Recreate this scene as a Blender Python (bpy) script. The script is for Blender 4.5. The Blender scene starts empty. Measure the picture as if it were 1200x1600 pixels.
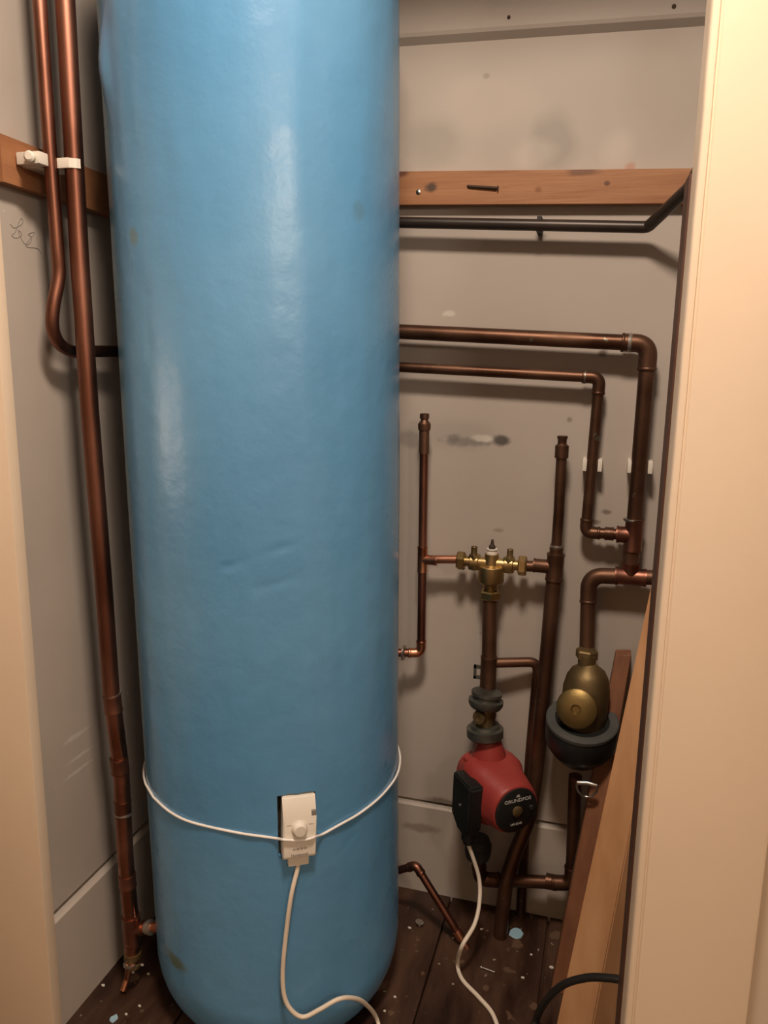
import bpy, bmesh, math, random
from mathutils import Vector, Matrix, noise
R = math.radians
random.seed(7)
V = Vector
scn = bpy.context.scene
col = scn.collection

# ------------------------------------------------------------------ camera
CAM_H = 1.15; YAW = 16.0; PITCH = 11.0; ROLL = 0.8; FPX = 1200.0
hd = V((-math.sin(R(YAW)), math.cos(R(YAW)), 0)); rt = V((math.cos(R(YAW)), math.sin(R(YAW)), 0)); up = V((0, 0, 1))
FW = hd * math.cos(R(PITCH)) - up * math.sin(R(PITCH)); UP = up * math.cos(R(PITCH)) + hd * math.sin(R(PITCH))
RT2 = rt * math.cos(R(ROLL)) + UP * math.sin(R(ROLL)); UP2 = UP * math.cos(R(ROLL)) - rt * math.sin(R(ROLL))
CAM = V((0, 0, CAM_H))
cd = bpy.data.cameras.new('camera'); cam = bpy.data.objects.new('camera', cd); col.objects.link(cam)
cd.sensor_fit = 'VERTICAL'; cd.sensor_height = 36.0; cd.lens = 36.0 * FPX / 1600.0
cd.clip_start = 0.02; cd.clip_end = 50
m = Matrix((RT2, UP2, -FW)).transposed().to_4x4(); m.translation = CAM
cam.matrix_world = m
scn.camera = cam

# ------------------------------------------------------------------ world, exposure, lamps
scn.view_settings.view_transform = 'Standard'; scn.view_settings.look = 'None'
scn.view_settings.exposure = 0.30; scn.view_settings.gamma = 1.0; scn.view_settings.use_curve_mapping = False
w = bpy.data.worlds.new('world'); scn.world = w; w.use_nodes = True
w.node_tree.nodes['Background'].inputs[0].default_value = (1.0, 0.82, 0.65, 1); w.node_tree.nodes['Background'].inputs[1].default_value = 0.02
LAMP = V((-0.12, 0.44, 2.20)); LAMP_POWER = 21.0; LAMP_COL = (1.0, 0.82, 0.67)
ld = bpy.data.lights.new('lamp_bulb', 'AREA'); ld.shape = 'DISK'; ld.size = 0.26; ld.energy = LAMP_POWER; ld.color = LAMP_COL
lo = bpy.data.objects.new('lamp_bulb', ld); col.objects.link(lo); lo.location = LAMP
LAMP2 = V((1.15, -0.85, 1.92))      # second hall lamp, off to the right
ld2 = bpy.data.lights.new('lamp_bulb_hall', 'POINT'); ld2.shadow_soft_size = 0.14; ld2.energy = 34.0; ld2.color = LAMP_COL
lo2 = bpy.data.objects.new('lamp_bulb_hall', ld2); col.objects.link(lo2); lo2.location = LAMP2
FILL_LEFT = V((-1.56, 0.25, 0.95))      # added fill light, unseen at hall left, brightens the left casing
ld3 = bpy.data.lights.new('fill_light_left', 'POINT'); ld3.shadow_soft_size = 0.16; ld3.energy = 4.5; ld3.color = LAMP_COL
lo3 = bpy.data.objects.new('fill_light_left', ld3); col.objects.link(lo3); lo3.location = FILL_LEFT

# ------------------------------------------------------------------ room measures (metres)
YB = 1.491      # back wall
XL = -0.856     # left wall of the cupboard
XR = 0.185      # right wall of the cupboard
YF = 0.900      # face of the door casing
JL = -0.818; JR = 0.0735   # door opening edges

def ray(x, y): return FW * FPX + RT2 * (x - 600) + UP2 * (800 - y)
def on(x, y, ax, v):
    d = ray(x, y); t = (v - CAM[ax]) / d[ax]; return CAM + d * t
def B(x, y, off=0.0): return on(x, y, 1, YB - off)      # a point standing off the back wall by off
def Fl(x, y, z=0.0): return on(x, y, 2, z)
def L(x, y, off=0.0): return on(x, y, 0, XL + off)
TC = V((-0.5525, 1.187, 0)); TR = 0.225
LEAN = 0.016
def TCz(z): return V((TC.x - LEAN * (z - 1.16), TC.y, 0))     # the cylinder leans very slightly
def T(x, y, off=0.0):
    """point on the tank's shell (radius TR+off) seen in that direction; nearest approach if it misses"""
    d = ray(x, y); d.normalize(); r = TR + off
    z = 0.8
    for _ in range(4):
        tc = TCz(z); ox, oy = CAM.x - tc.x, CAM.y - tc.y
        a = d.x**2 + d.y**2; b = ox * d.x + oy * d.y; c = ox * ox + oy * oy - r * r
        D = b * b - a * c
        t = (-b - math.sqrt(D)) / a if D > 0 else -b / a
        p = CAM + d * t; z = p.z
    return p

# ------------------------------------------------------------------ materials
MATS = {}
def mat(name, c1, c2=None, rough=0.6, metal=0.0, scale=8.0, detail=5.0, bump=0.0, bscale=40.0, stretch=(1, 1, 1), r2=None, spec=0.5, marks=None, coat=0.0, ramp=(0.35, 0.65), fine=None):
    m = bpy.data.materials.new(name); m.use_nodes = True; MATS[name] = m
    nt = m.node_tree; N = nt.nodes; Lk = nt.links; bs = N['Principled BSDF']
    tc = N.new('ShaderNodeTexCoord'); mp = N.new('ShaderNodeMapping'); mp.inputs['Scale'].default_value = stretch
    Lk.new(tc.outputs['Object'], mp.inputs['Vector'])
    bs.inputs['Roughness'].default_value = rough; bs.inputs['Metallic'].default_value = metal
    bs.inputs['Specular IOR Level'].default_value = spec; bs.inputs['Coat Weight'].default_value = coat
    bs.inputs['Coat Roughness'].default_value = 0.15
    nz = N.new('ShaderNodeTexNoise'); nz.inputs['Scale'].default_value = scale; nz.inputs['Detail'].default_value = detail
    Lk.new(mp.outputs['Vector'], nz.inputs['Vector'])
    rp = N.new('ShaderNodeValToRGB'); rp.color_ramp.elements[0].position = ramp[0]; rp.color_ramp.elements[1].position = ramp[1]
    rp.color_ramp.elements[0].color = (*c1, 1); rp.color_ramp.elements[1].color = (*(c2 or c1), 1)
    Lk.new(nz.outputs['Fac'], rp.inputs['Fac'])
    out = rp.outputs['Color']
    if fine:     # small specks: (scale, threshold, colour)
        for (fs, th, fc) in fine:
            n2 = N.new('ShaderNodeTexNoise'); n2.inputs['Scale'].default_value = fs; n2.inputs['Detail'].default_value = 3
            Lk.new(tc.outputs['Object'], n2.inputs['Vector'])
            r3 = N.new('ShaderNodeValToRGB'); r3.color_ramp.elements[0].position = th; r3.color_ramp.elements[1].position = th + 0.03
            Lk.new(n2.outputs['Fac'], r3.inputs['Fac'])
            mx = N.new('ShaderNodeMix'); mx.data_type = 'RGBA'
            Lk.new(r3.outputs['Color'], mx.inputs['Factor']); Lk.new(out, mx.inputs['A']); mx.inputs['B'].default_value = (*fc, 1)
            out = mx.outputs['Result']
    for mk in (marks or []):   # stains with a shape of their own: (centre, half sizes, colour, strength, noise scale)
        cen, half, mc, st, ns = mk
        sb = N.new('ShaderNodeVectorMath'); sb.operation = 'SUBTRACT'; Lk.new(tc.outputs['Object'], sb.inputs[0]); sb.inputs[1].default_value = cen
        dv = N.new('ShaderNodeVectorMath'); dv.operation = 'DIVIDE'; Lk.new(sb.outputs[0], dv.inputs[0]); dv.inputs[1].default_value = half
        ln = N.new('ShaderNodeVectorMath'); ln.operation = 'LENGTH'; Lk.new(dv.outputs[0], ln.inputs[0])
        n3 = N.new('ShaderNodeTexNoise'); n3.inputs['Scale'].default_value = ns; n3.inputs['Detail'].default_value = 3
        Lk.new(tc.outputs['Object'], n3.inputs['Vector'])
        ad = N.new('ShaderNodeMath'); ad.operation = 'MULTIPLY_ADD'; Lk.new(n3.outputs['Fac'], ad.inputs[0]); ad.inputs[1].default_value = 1.3; 
        Lk.new(ln.outputs['Value'], ad.inputs[2])
        mr = N.new('ShaderNodeMapRange'); mr.inputs['From Min'].default_value = 1.15; mr.inputs['From Max'].default_value = 1.75
        mr.inputs['To Min'].default_value = st; mr.inputs['To Max'].default_value = 0.0
        Lk.new(ad.outputs[0], mr.inputs['Value'])
        mx = N.new('ShaderNodeMix'); mx.data_type = 'RGBA'
        Lk.new(mr.outputs['Result'], mx.inputs['Factor']); Lk.new(out, mx.inputs['A']); mx.inputs['B'].default_value = (*mc, 1)
        out = mx.outputs['Result']
    Lk.new(out, bs.inputs['Base Color'])
    if r2 is not None:
        mr = N.new('ShaderNodeMapRange'); mr.inputs['From Min'].default_value = 0.3; mr.inputs['From Max'].default_value = 0.7
        mr.inputs['To Min'].default_value = rough; mr.inputs['To Max'].default_value = r2
        Lk.new(nz.outputs['Fac'], mr.inputs['Value']); Lk.new(mr.outputs['Result'], bs.inputs['Roughness'])
    if bump:
        nb = N.new('ShaderNodeTexNoise'); nb.inputs['Scale'].default_value = bscale; nb.inputs['Detail'].default_value = 6
        Lk.new(mp.outputs['Vector'], nb.inputs['Vector'])
        bp = N.new('ShaderNodeBump'); bp.inputs['Strength'].default_value = bump; bp.inputs['Distance'].default_value = 0.01
        Lk.new(nb.outputs['Fac'], bp.inputs['Height']); Lk.new(bp.outputs['Normal'], bs.inputs['Normal'])
    return m

def bm_(x, y, hw, hh, c, st, ns=18.0):   # stain on the back wall, by its place there
    p = B(x, y); return ((p.x, p.y, p.z), (hw, 0.2, hh), c, st, ns)
def lm_(x, y, hw, hh, c, st, ns=18.0):
    p = L(x, y); return ((p.x, p.y, p.z), (0.2, hw, hh), c, st, ns)
GREY = (0.26, 0.235, 0.20); WALLC = (0.51, 0.450, 0.395); WALLD = (0.44, 0.385, 0.335)
M_back = mat('painted_board_back', WALLC, WALLD, rough=0.62, scale=2.2, bump=0.05, bscale=14, fine=[(42, 0.78, (0.30, 0.26, 0.21))],
    marks=[bm_(730, 690, .055, .010, (0.12, .105, .095), .7, 45), bm_(708, 684, .020, .010, (0.08, .07, .065), .7, 45), bm_(784, 688, .017, .012, (0.05, .045, .04), .9, 30),
           bm_(640, 686, .04, .02, (0.2, .18, .16), .5, 20), bm_(752, 684, .024, .008, (0.72, .68, .6), .95, 40),
           bm_(865, 225, .05, .07, (0.27, .25, .22), .5, 9), bm_(680, 215, .06, .05, (0.3, .28, .24), .4, 9),
           bm_(720, 680, .10, .04, (0.3, .28, .25), .4, 9), bm_(700, 1255, .06, .010, (0.12, .09, .06), .7, 40),
           bm_(660, 1290, .05, .012, (0.2, .16, .11), .6, 50), bm_(942, 552, .010, .008, (0.09, .06, .04), .8, 30),
           bm_(890, 656, .006, .006, (0.2, .16, .12), .7, 60), bm_(948, 800, .012, .006, (0.16, .12, .09), .8, 60), bm_(930, 815, .012, .006, (0.16, .12, .09), .8, 60),
           bm_(845, 370, .012, .006, (0.2, .17, .14), .6, 40), bm_(780, 829, .012, .005, (0.25, .2, .15), .6, 60), bm_(760, 119, .006, .005, (0.25, .2, .15), .6, 60),
           bm_(700, 490, .014, .006, (0.66, .62, .55), .7, 60), bm_(830, 240, .05, .03, (0.62, .56, .48), .35, 9), bm_(965, 232, .04, .04, (0.62, .56, .48), .4, 9), bm_(760, 160, .10, .05, (0.60, .53, .45), .3, 7), bm_(1040, 150, .08, .10, (0.40, .34, .28), .5, 7), bm_(985, 262, .010, .010, (0.45, .2, .12), .6, 60)])
M_left = mat('painted_board_left', WALLC, WALLD, rough=0.60, scale=2.5, bump=0.05, bscale=16, fine=[(46, 0.76, (0.62, 0.58, 0.52))],
    marks=[lm_(120, 1205, .05, .004, (0.66, .62, .56), .6, 60), lm_(118, 1150, .04, .006, (0.66, .62, .56), .55, 60), lm_(125, 1180, .035, .004, (0.66, .62, .56), .6, 60)])
M_casing = mat('cream_gloss_paint', (0.79, 0.645, 0.490), (0.76, 0.615, 0.460), rough=0.42, scale=3, bump=0.03, bscale=22, fine=[(38, 0.80, (0.42, 0.32, 0.22))])
M_hall = mat('hall_paint', (0.62, 0.52, 0.40), rough=0.7, scale=3)
M_hallfloor = mat('hall_carpet', (0.10, 0.06, 0.04), (0.13, 0.08, 0.055), rough=0.9, scale=80)
M_floor = mat('stained_floorboards', (0.016, 0.006, 0.0035), (0.072, 0.032, 0.016), rough=0.25, r2=0.75, scale=7, bump=0.12, bscale=60, stretch=(2.5, 0.7, 1),
    fine=[(75, 0.70, (0.30, 0.25, 0.20)), (22, 0.64, (0.115, 0.066, 0.038))])
M_dark = mat('dark_gap', (0.012, 0.009, 0.007), rough=0.9)
M_rail = mat('brown_timber', (0.30, 0.125, 0.050), (0.42, 0.20, 0.090), rough=0.6, scale=5, stretch=(0.6, 0.6, 9), bump=0.08, bscale=22,
    marks=[((B(678, 296).x, B(678, 296).y, B(678, 296).z), (.014, .2, .010), (0.05, .03, .02), .9, 60), ((B(632, 275).x, B(632, 275).y, B(632, 275).z), (.014, .2, .010), (0.10, .03, .015), .8, 60),
           ((B(915, 272).x, 1.46, B(915, 272).z), (.03, .2, .008), (0.12, .05, .03), .7, 40), ((B(948, 291).x, 1.46, B(948, 291).z), (.006, .2, .005), (0.10, .035, .02), .9, 60),
           ((B(843, 300).x, 1.46, B(843, 300).z), (.008, .2, .007), (0.22, .08, .03), .8, 60)])
M_plank = mat('pale_pine_plank', (0.56, 0.29, 0.135), (0.68, 0.38, 0.19), rough=0.55, scale=4, stretch=(7, 7, 0.5), bump=0.05, bscale=15,
    fine=[(9, 0.80, (0.20, 0.08, 0.035))])
M_plankd = mat('red_brown_plank', (0.16, 0.060, 0.028), (0.24, 0.10, 0.045), rough=0.6, scale=5, stretch=(7, 7, 0.5), bump=0.05, bscale=15)
M_stud = mat('dark_brown_timber', (0.06, 0.022, 0.012), (0.09, 0.034, 0.016), rough=0.6, scale=6, stretch=(5, 5, .6))
M_tank = mat('blue_coated_foam', (0.092, 0.270, 0.490), (0.118, 0.308, 0.525), rough=0.22, r2=0.33, scale=3.0, spec=0.6, bump=0.24, bscale=15,
    marks=[((T(275, 1502).x, T(275, 1502).y, T(275, 1502).z), (.035, .05, .014), (0.10, .13, .05), .8, 40), ((T(560, 330).x, T(560, 330).y, T(560, 330).z), (.008, .02, .016), (0.10, .20, .26), .4, 50),
           ((T(208, 370).x, T(208, 370).y, T(208, 370).z), (.012, .012, .014), (0.15, .20, .16), .6, 50)], fine=[(55, 0.80, (0.10, 0.22, 0.33))])
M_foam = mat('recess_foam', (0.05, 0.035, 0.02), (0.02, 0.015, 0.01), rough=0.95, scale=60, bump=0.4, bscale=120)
M_cop = mat('tarnished_copper', (0.175, 0.072, 0.048), (0.32, 0.150, 0.105), rough=0.33, r2=0.52, metal=1.0, scale=9, detail=8, stretch=(1, 1, .5), bump=0.02, bscale=50)
M_copb = mat('bright_copper', (0.48, 0.21, 0.125), (0.66, 0.33, 0.21), rough=0.25, r2=0.42, metal=1.0, scale=12, bump=0.02, bscale=50)
M_copd = mat('dark_copper', (0.088, 0.042, 0.025), (0.165, 0.088, 0.055), rough=0.36, r2=0.55, metal=0.85, scale=10, detail=8, bump=0.02, bscale=50, fine=[(34, 0.71, (0.16, 0.16, 0.12))])
M_solder = mat('grey_solder', (0.36, 0.33, 0.29), (0.50, 0.46, 0.41), rough=0.4, metal=0.9, scale=40)
M_blackp = mat('black_pipe', (0.030, 0.022, 0.018), (0.05, 0.036, 0.028), rough=0.4, scale=10, metal=0.3)
M_brass = mat('yellow_brass', (0.40, 0.28, 0.12), (0.52, 0.38, 0.18), rough=0.32, r2=0.45, metal=1.0, scale=14, bump=0.03, bscale=70)
M_brassd = mat('dull_brass', (0.15, 0.105, 0.048), (0.24, 0.17, 0.08), rough=0.45, r2=0.6, metal=0.8, scale=14, bump=0.05, bscale=90)
M_iron = mat('grey_union_metal', (0.10, 0.105, 0.09), (0.19, 0.19, 0.165), rough=0.45, metal=0.8, scale=30, bump=0.1, bscale=80)
M_black = mat('black_plastic', (0.008, 0.010, 0.010), (0.014, 0.015, 0.015), rough=0.38, scale=20)
M_rubber = mat('dark_grey_rubber', (0.020, 0.022, 0.022), (0.035, 0.037, 0.036), rough=0.7, scale=20)
M_rim = mat('grey_foam_rim', (0.055, 0.057, 0.053), (0.08, 0.08, 0.074), rough=0.8, scale=20)
M_red = mat('red_pump_paint', (0.30, 0.036, 0.030), (0.38, 0.060, 0.050), rough=0.45, scale=10, bump=0.1, bscale=60, marks=None)
M_white = mat('white_plastic', (0.76, 0.72, 0.64), (0.72, 0.67, 0.58), rough=0.4, scale=10)
M_cable = mat('white_cable_sheath', (0.78, 0.70, 0.60), (0.74, 0.65, 0.53), rough=0.5, scale=10)
M_cord = mat('white_cord', (0.84, 0.82, 0.78), (0.78, 0.75, 0.70), rough=0.5, scale=30)
M_ink = mat('grey_print', (0.22, 0.20, 0.18), rough=0.6)
M_silver = mat('silver_print', (0.55, 0.55, 0.53), rough=0.4)
M_steel = mat('bare_steel', (0.55, 0.53, 0.50), rough=0.3, metal=1.0)
M_rust = mat('rusty_iron', (0.035, 0.024, 0.018), (0.07, 0.04, 0.025), rough=0.7, metal=0.3)
M_paintflake = mat('pale_blue_paint', (0.30, 0.50, 0.62), (0.36, 0.55, 0.66), rough=0.5)
M_whiteflake = mat('white_paint_chip', (0.66, 0.62, 0.56), rough=0.6)
M_blackcable = mat('black_cable_sheath', (0.016, 0.015, 0.014), rough=0.42)
M_pencil = mat('pencil_mark', (0.20, 0.19, 0.18), rough=0.8)
ml = bpy.data.materials.new('lamp_glass'); ml.use_nodes = True
ml.node_tree.nodes['Principled BSDF'].inputs['Emission Color'].default_value = (*LAMP_COL, 1); ml.node_tree.nodes['Principled BSDF'].inputs['Emission Strength'].default_value = 4.0

# ------------------------------------------------------------------ mesh helpers
def link(name, bm, m, parent=None, smooth=None, kind=None, label=None, mats=None):
    me = bpy.data.meshes.new(name)
    bmesh.ops.recalc_face_normals(bm, faces=bm.faces)
    bm.to_mesh(me); bm.free()
    for q in (mats or [m]): me.materials.append(q)
    if smooth is not None:
        me.shade_smooth(); me.set_sharp_from_angle(angle=R(smooth))
    o = bpy.data.objects.new(name, me); col.objects.link(o)
    if parent is not None:
        o.parent = parent; o.matrix_parent_inverse = Matrix.Translation(parent.location).inverted() if parent.type == 'EMPTY' else Matrix.Identity(4)
    if kind: o['kind'] = kind
    if label: o['label'] = label
    return o
def thing(name, label, cat, loc, group=None):
    o = bpy.data.objects.new(name, None); col.objects.link(o); o.location = loc; o.empty_display_size = 0.05
    o['label'] = label; o['category'] = cat
    if group: o['group'] = group
    return o
def tag(o, label, cat, group=None):
    o['label'] = label; o['category'] = cat
    if group: o['group'] = group
    return o
def box(bm, lo, hi, mat4=None, bevel=0.0):
    vs = [bm.verts.new(V((x, y, z))) for x in (lo[0], hi[0]) for y in (lo[1], hi[1]) for z in (lo[2], hi[2])]
    fs = [(0, 1, 3, 2), (4, 6, 7, 5), (0, 4, 5, 1), (2, 3, 7, 6), (0, 2, 6, 4), (1, 5, 7, 3)]
    ff = [bm.faces.new([vs[i] for i in f]) for f in fs]
    if bevel:
        es = list({e for f in ff for e in f.edges})
        r = bmesh.ops.bevel(bm, geom=es, offset=bevel, segments=2, profile=0.6, affect='EDGES')
        vs = list({v for f in r['faces'] for v in f.verts} | {v for v in vs if v.is_valid})
    if mat4 is not None:
        for v in vs:
            if v.is_valid: v.co = mat4 @ v.co
    return bm
def boxo(name, lo, hi, m, parent=None, bevel=0.0, kind=None, mat4=None):
    bm = bmesh.new(); box(bm, lo, hi, mat4, bevel)
    return link(name, bm, m, parent, smooth=35 if bevel else None, kind=kind)
def hexa(bm, lo4, hi4):
    a = [bm.verts.new(p) for p in lo4]; b = [bm.verts.new(p) for p in hi4]
    bm.faces.new(a[::-1]); bm.faces.new(b)
    for i in range(4): bm.faces.new((a[i], a[(i + 1) % 4], b[(i + 1) % 4], b[i]))
def frame_of(ax):
    ax = V(ax).normalized(); t = V((0, 0, 1)) if abs(ax.z) < 0.9 else V((1, 0, 0))
    u = ax.cross(t).normalized(); v = ax.cross(u).normalized(); return u, v
def round_path(pts, rad, n=7):
    """polyline with its inner corners rounded; rad a number or one per corner"""
    pts = [V(p) for p in pts]; out = [pts[0]]
    for i in range(1, len(pts) - 1):
        r = rad[i - 1] if isinstance(rad, (list, tuple)) else rad
        a, b, c = pts[i - 1], pts[i], pts[i + 1]
        u = (a - b); v = (c - b); lu, lv = u.length, v.length; u.normalize(); v.normalize()
        ang = u.angle(v)
        if r <= 0 or ang > R(176): out.append(b); continue
        d = min(r / math.tan(ang / 2), lu * .49, lv * .49)
        p, q = b + u * d, b + v * d
        for k in range(n + 1):
            t = k / n; w1 = (1 - t)**2; w2 = 2 * t * (1 - t) * 0.92; w3 = t * t; s = w1 + w2 + w3
            out.append((p * w1 + b * w2 + q * w3) / s)
    out.append(pts[-1]); return out
def catmull(pts, n=8):
    pts = [V(p) for p in pts]; P = [pts[0] * 2 - pts[1]] + pts + [pts[-1] * 2 - pts[-2]]; out = []
    for i in range(1, len(P) - 2):
        for k in range(n):
            t = k / n; a, b, c, d = P[i - 1], P[i], P[i + 1], P[i + 2]
            out.append(0.5 * ((2 * b) + (c - a) * t + (2 * a - 5 * b + 4 * c - d) * t * t + (3 * b - a - 3 * c + d) * t**3))
    out.append(pts[-1]); return out
def tube(bm, path, r, seg=16, closed=False, caps=True):
    path = [V(p) for p in path]
    q = [path[0]]
    for p in path[1:]:
        if (p - q[-1]).length > 1e-5: q.append(p)
    path = q; n = len(path)
    tang = []
    for i in range(n):
        if closed: t = path[(i + 1) % n] - path[i - 1]
        else: t = path[min(i + 1, n - 1)] - path[max(i - 1, 0)]
        tang.append(t.normalized())
    u, v = frame_of(tang[0]); rings = []
    for i in range(n):
        if i:
            ax = tang[i - 1].cross(tang[i])
            if ax.length > 1e-7:
                q = Matrix.Rotation(tang[i - 1].angle(tang[i]), 3, ax.normalized()); u = q @ u; v = q @ v
        rr = r[i] if isinstance(r, (list, tuple)) else r
        sc = 1.0
        rings.append([bm.verts.new(path[i] + (u * math.cos(a) + v * math.sin(a)) * rr * sc) for a in [2 * math.pi * k / seg for k in range(seg)]])
    for i in range(n if closed else n - 1):
        a, b = rings[i], rings[(i + 1) % n]
        for k in range(seg): bm.faces.new((a[k], a[(k + 1) % seg], b[(k + 1) % seg], b[k]))
    if caps and not closed: bm.faces.new(rings[0][::-1]); bm.faces.new(rings[-1])
def lathe(bm, c, ax, prof, seg=28, close=True, hexn=None):
    """prof: (distance along ax, radius) list"""
    u, v = frame_of(ax); ax = V(ax).normalized(); c = V(c); rings = []
    for (h, r) in prof:
        rings.append([bm.verts.new(c + ax * h + (u * math.cos(2 * math.pi * k / seg) + v * math.sin(2 * math.pi * k / seg)) * max(r, 1e-5)) for k in range(seg)])
    for a, b in zip(rings, rings[1:]):
        for k in range(seg): bm.faces.new((a[k], a[(k + 1) % seg], b[(k + 1) % seg], b[k]))
    if close: bm.faces.new(rings[0][::-1]); bm.faces.new(rings[-1])
def tubeo(name, pts, r, m, parent=None, rad=0.02, seg=18, label=None, closed=False):
    bm = bmesh.new(); tube(bm, round_path(pts, rad) if rad is not None else pts, r, seg, closed)
    return link(name, bm, m, parent, smooth=50, label=label)
def latheo(name, c, ax, prof, m, parent=None, seg=28, label=None, smooth=35):
    bm = bmesh.new(); lathe(bm, c, ax, prof, seg); return link(name, bm, m, parent, smooth=smooth, label=label)
def collar(c, ax, r, l, m, parent, name='collar', label=None):
    """a capillary fitting's socket with its rolled lips"""
    h = l / 2; return latheo(name, c, ax, [(-h, r * .90), (-h, r), (-h + .002, r * 1.04), (-h + .004, r), (h - .004, r), (h - .002, r * 1.04), (h, r), (h, r * .90)], m, parent, 24, label)
def elbow(a, b, c, r, ra, m, parent, name='elbow', reach=0.03):
    """a fitting at the corner b of the run a-b-c"""
    a, b, c = V(a), V(b), V(c); u = (a - b).normalized(); v = (c - b).normalized()
    p = round_path([b + u * reach, b, b + v * reach], ra, 8)
    bm = bmesh.new(); tube(bm, p, r, 20)
    for q, d in ((b + u * reach, u), (b + v * reach, v)): lathe(bm, q, d, [(-.005, r * .9), (-.005, r), (-.0035, r * 1.06), (-.001, r * 1.06), (.0005, r), (.0005, r * .8)], 20)
    return link(name, bm, m, parent, smooth=50)
def tee(c, ax, br, r, rb, half, reach, m, parent, name='tee'):
    bm = bmesh.new(); c = V(c); ax = V(ax).normalized(); br = V(br).normalized()
    lathe(bm, c, ax, [(-half, r * .9), (-half, r * 1.05), (-half + .003, r * 1.05), (-half + .005, r), (half - .005, r), (half - .003, r * 1.05), (half, r * 1.05), (half, r * .9)], 24)
    lathe(bm, c, br, [(0, rb), (reach - .005, rb), (reach - .003, rb * 1.06), (reach, rb * 1.06), (reach, rb * .9)], 24)
    return link(name, bm, m, parent, smooth=40)
def nut(bm, c, ax, r, l, tilt=0.0, ch=0.12):
    u, v = frame_of(ax); ax = V(ax).normalized(); c = V(c); rings = []
    for (h, s) in ((-l / 2, 1 - ch), (-l / 2 + l * .15, 1), (l / 2 - l * .15, 1), (l / 2, 1 - ch)):
        rings.append([bm.verts.new(c + ax * h + (u * math.cos(tilt + math.pi * k / 3) + v * math.sin(tilt + math.pi * k / 3)) * r * s) for k in range(6)])
    for a, b in zip(rings, rings[1:]):
        for k in range(6): bm.faces.new((a[k], a[(k + 1) % 6], b[(k + 1) % 6], b[k]))
    bm.faces.new(rings[0][::-1]); bm.faces.new(rings[-1])
def nuto(name, c, ax, r, l, m, parent, tilt=0.0, label=None):
    bm = bmesh.new(); nut(bm, c, ax, r, l, tilt); return link(name, bm, m, parent, label=label)
def text_mesh(name, s, size, m4, m, parent, depth=0.0002, xs=1.0):
    cu = bpy.data.curves.new(name, 'FONT'); cu.body = s; cu.size = size; cu.align_x = 'CENTER'; cu.align_y = 'CENTER'; cu.extrude = depth; cu.offset = size * .012
    to = bpy.data.objects.new(name, cu); col.objects.link(to)
    me = bpy.data.meshes.new_from_object(to.evaluated_get(bpy.context.evaluated_depsgraph_get()))
    bpy.data.objects.remove(to); bpy.data.curves.remove(cu)
    for v in me.vertices: v.co = m4 @ V((v.co.x * xs, v.co.y, v.co.z))
    me.materials.clear(); me.materials.append(m); me.name = name
    o = bpy.data.objects.new(name, me); col.objects.link(o)
    o.parent = parent
    if parent.type == 'EMPTY': o.matrix_parent_inverse = Matrix.Translation(parent.location).inverted()
    return o

# ------------------------------------------------------------------ the setting
# cupboard floor: boards running front to back with narrow gaps
bm = bmesh.new()
for a, b in ((-0.86, -0.665), (-0.661, -0.462), (-0.458, -0.260), (-0.256, -0.051), (-0.045, XR)):
    box(bm, (a, 0.92, -0.02), (b, YB + .01, 0), bevel=0.0015)
box(bm, (-0.9, 0.92, -0.05), (XR + .02, YB + .02, -0.012))
fl = link('floor', bm, M_floor, kind='structure')
boxo('floor_hall', (-1.7, -1.7, -0.05), (1.6, 0.92, -0.002), M_hallfloor, kind='structure')
# back wall: profile extruded along x (lower board, dark joint, middle boards, projecting upper board)
def profile_wall(name, prof, a, b, mk, m, closed_back):
    bm = bmesh.new(); A = [bm.verts.new(mk(a, d, z)) for d, z in prof]; Bv = [bm.verts.new(mk(b, d, z)) for d, z in prof]
    n = len(prof)
    for i in range(n): bm.faces.new((A[i], A[(i + 1) % n], Bv[(i + 1) % n], Bv[i]))
    bm.faces.new(A[::-1]); bm.faces.new(Bv)
    return link(name, bm, m, kind='structure')
bz = 1.712
prof = [(-.06, -.02), (.010, -.02), (.009, .204), (.005, .208), (-.012, .2085), (-.012, .2152), (0, .2155), (0, bz), (.012, bz + .010), (.014, bz + .016), (.014, 2.4), (-.06, 2.4)]
wb = profile_wall('wall_back', prof, XL - .06, XR + .06, lambda x, d, z: V((x, YB - d, z + (0 if z < 1 else -0.03 * (x + .15)))), M_back, True)
prof = [(-.06, -.02), (.012, -.02), (.009, .202), (.004, .2065), (-.016, .2075), (-.016, .2168), (0, .217), (0, 2.4), (-.06, 2.4)]
wl = profile_wall('wall_left', prof, YF + .02, YB + .02, lambda y, d, z: V((XL + d, y, z)), M_left, True)
boxo('wall_right', (XR, 1.0, -.02), (XR + .06, YB + .02, 2.4), M_back, kind='structure')
# front wall with the door opening
bm = bmesh.new()
box(bm, (-1.7, YF + .02, -.02), (XL - .0605, YF + .10, 2.4)); box(bm, (XL - .0605, YF + .0221, -.02), (XL - .001, YF + .03, 2.4)); box(bm, (XR + .0605, YF + .03, -.02), (XR + .061, YF + .10, 2.4)); box(bm, (XR + .0, YF + .02, -.02), (1.6, YF + .10, 2.4)); box(bm, (XL, YF + .02, 2.03), (XR, YF + .10, 2.4))
link('wall_front', bm, M_hall, kind='structure')
# door casings (architraves with a small rounded bead on the opening edge)
def casing(name, x0, x1, edge, parts):
    bm = bmesh.new(); box(bm, (x0, YF, 0), (x1, YF + .022, 2.06), bevel=.003); return link(name, bm, M_casing, smooth=35, kind='structure')
casing('trim_left', JL - .14, JL, 1, None)
bm = bmesh.new()
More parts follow.
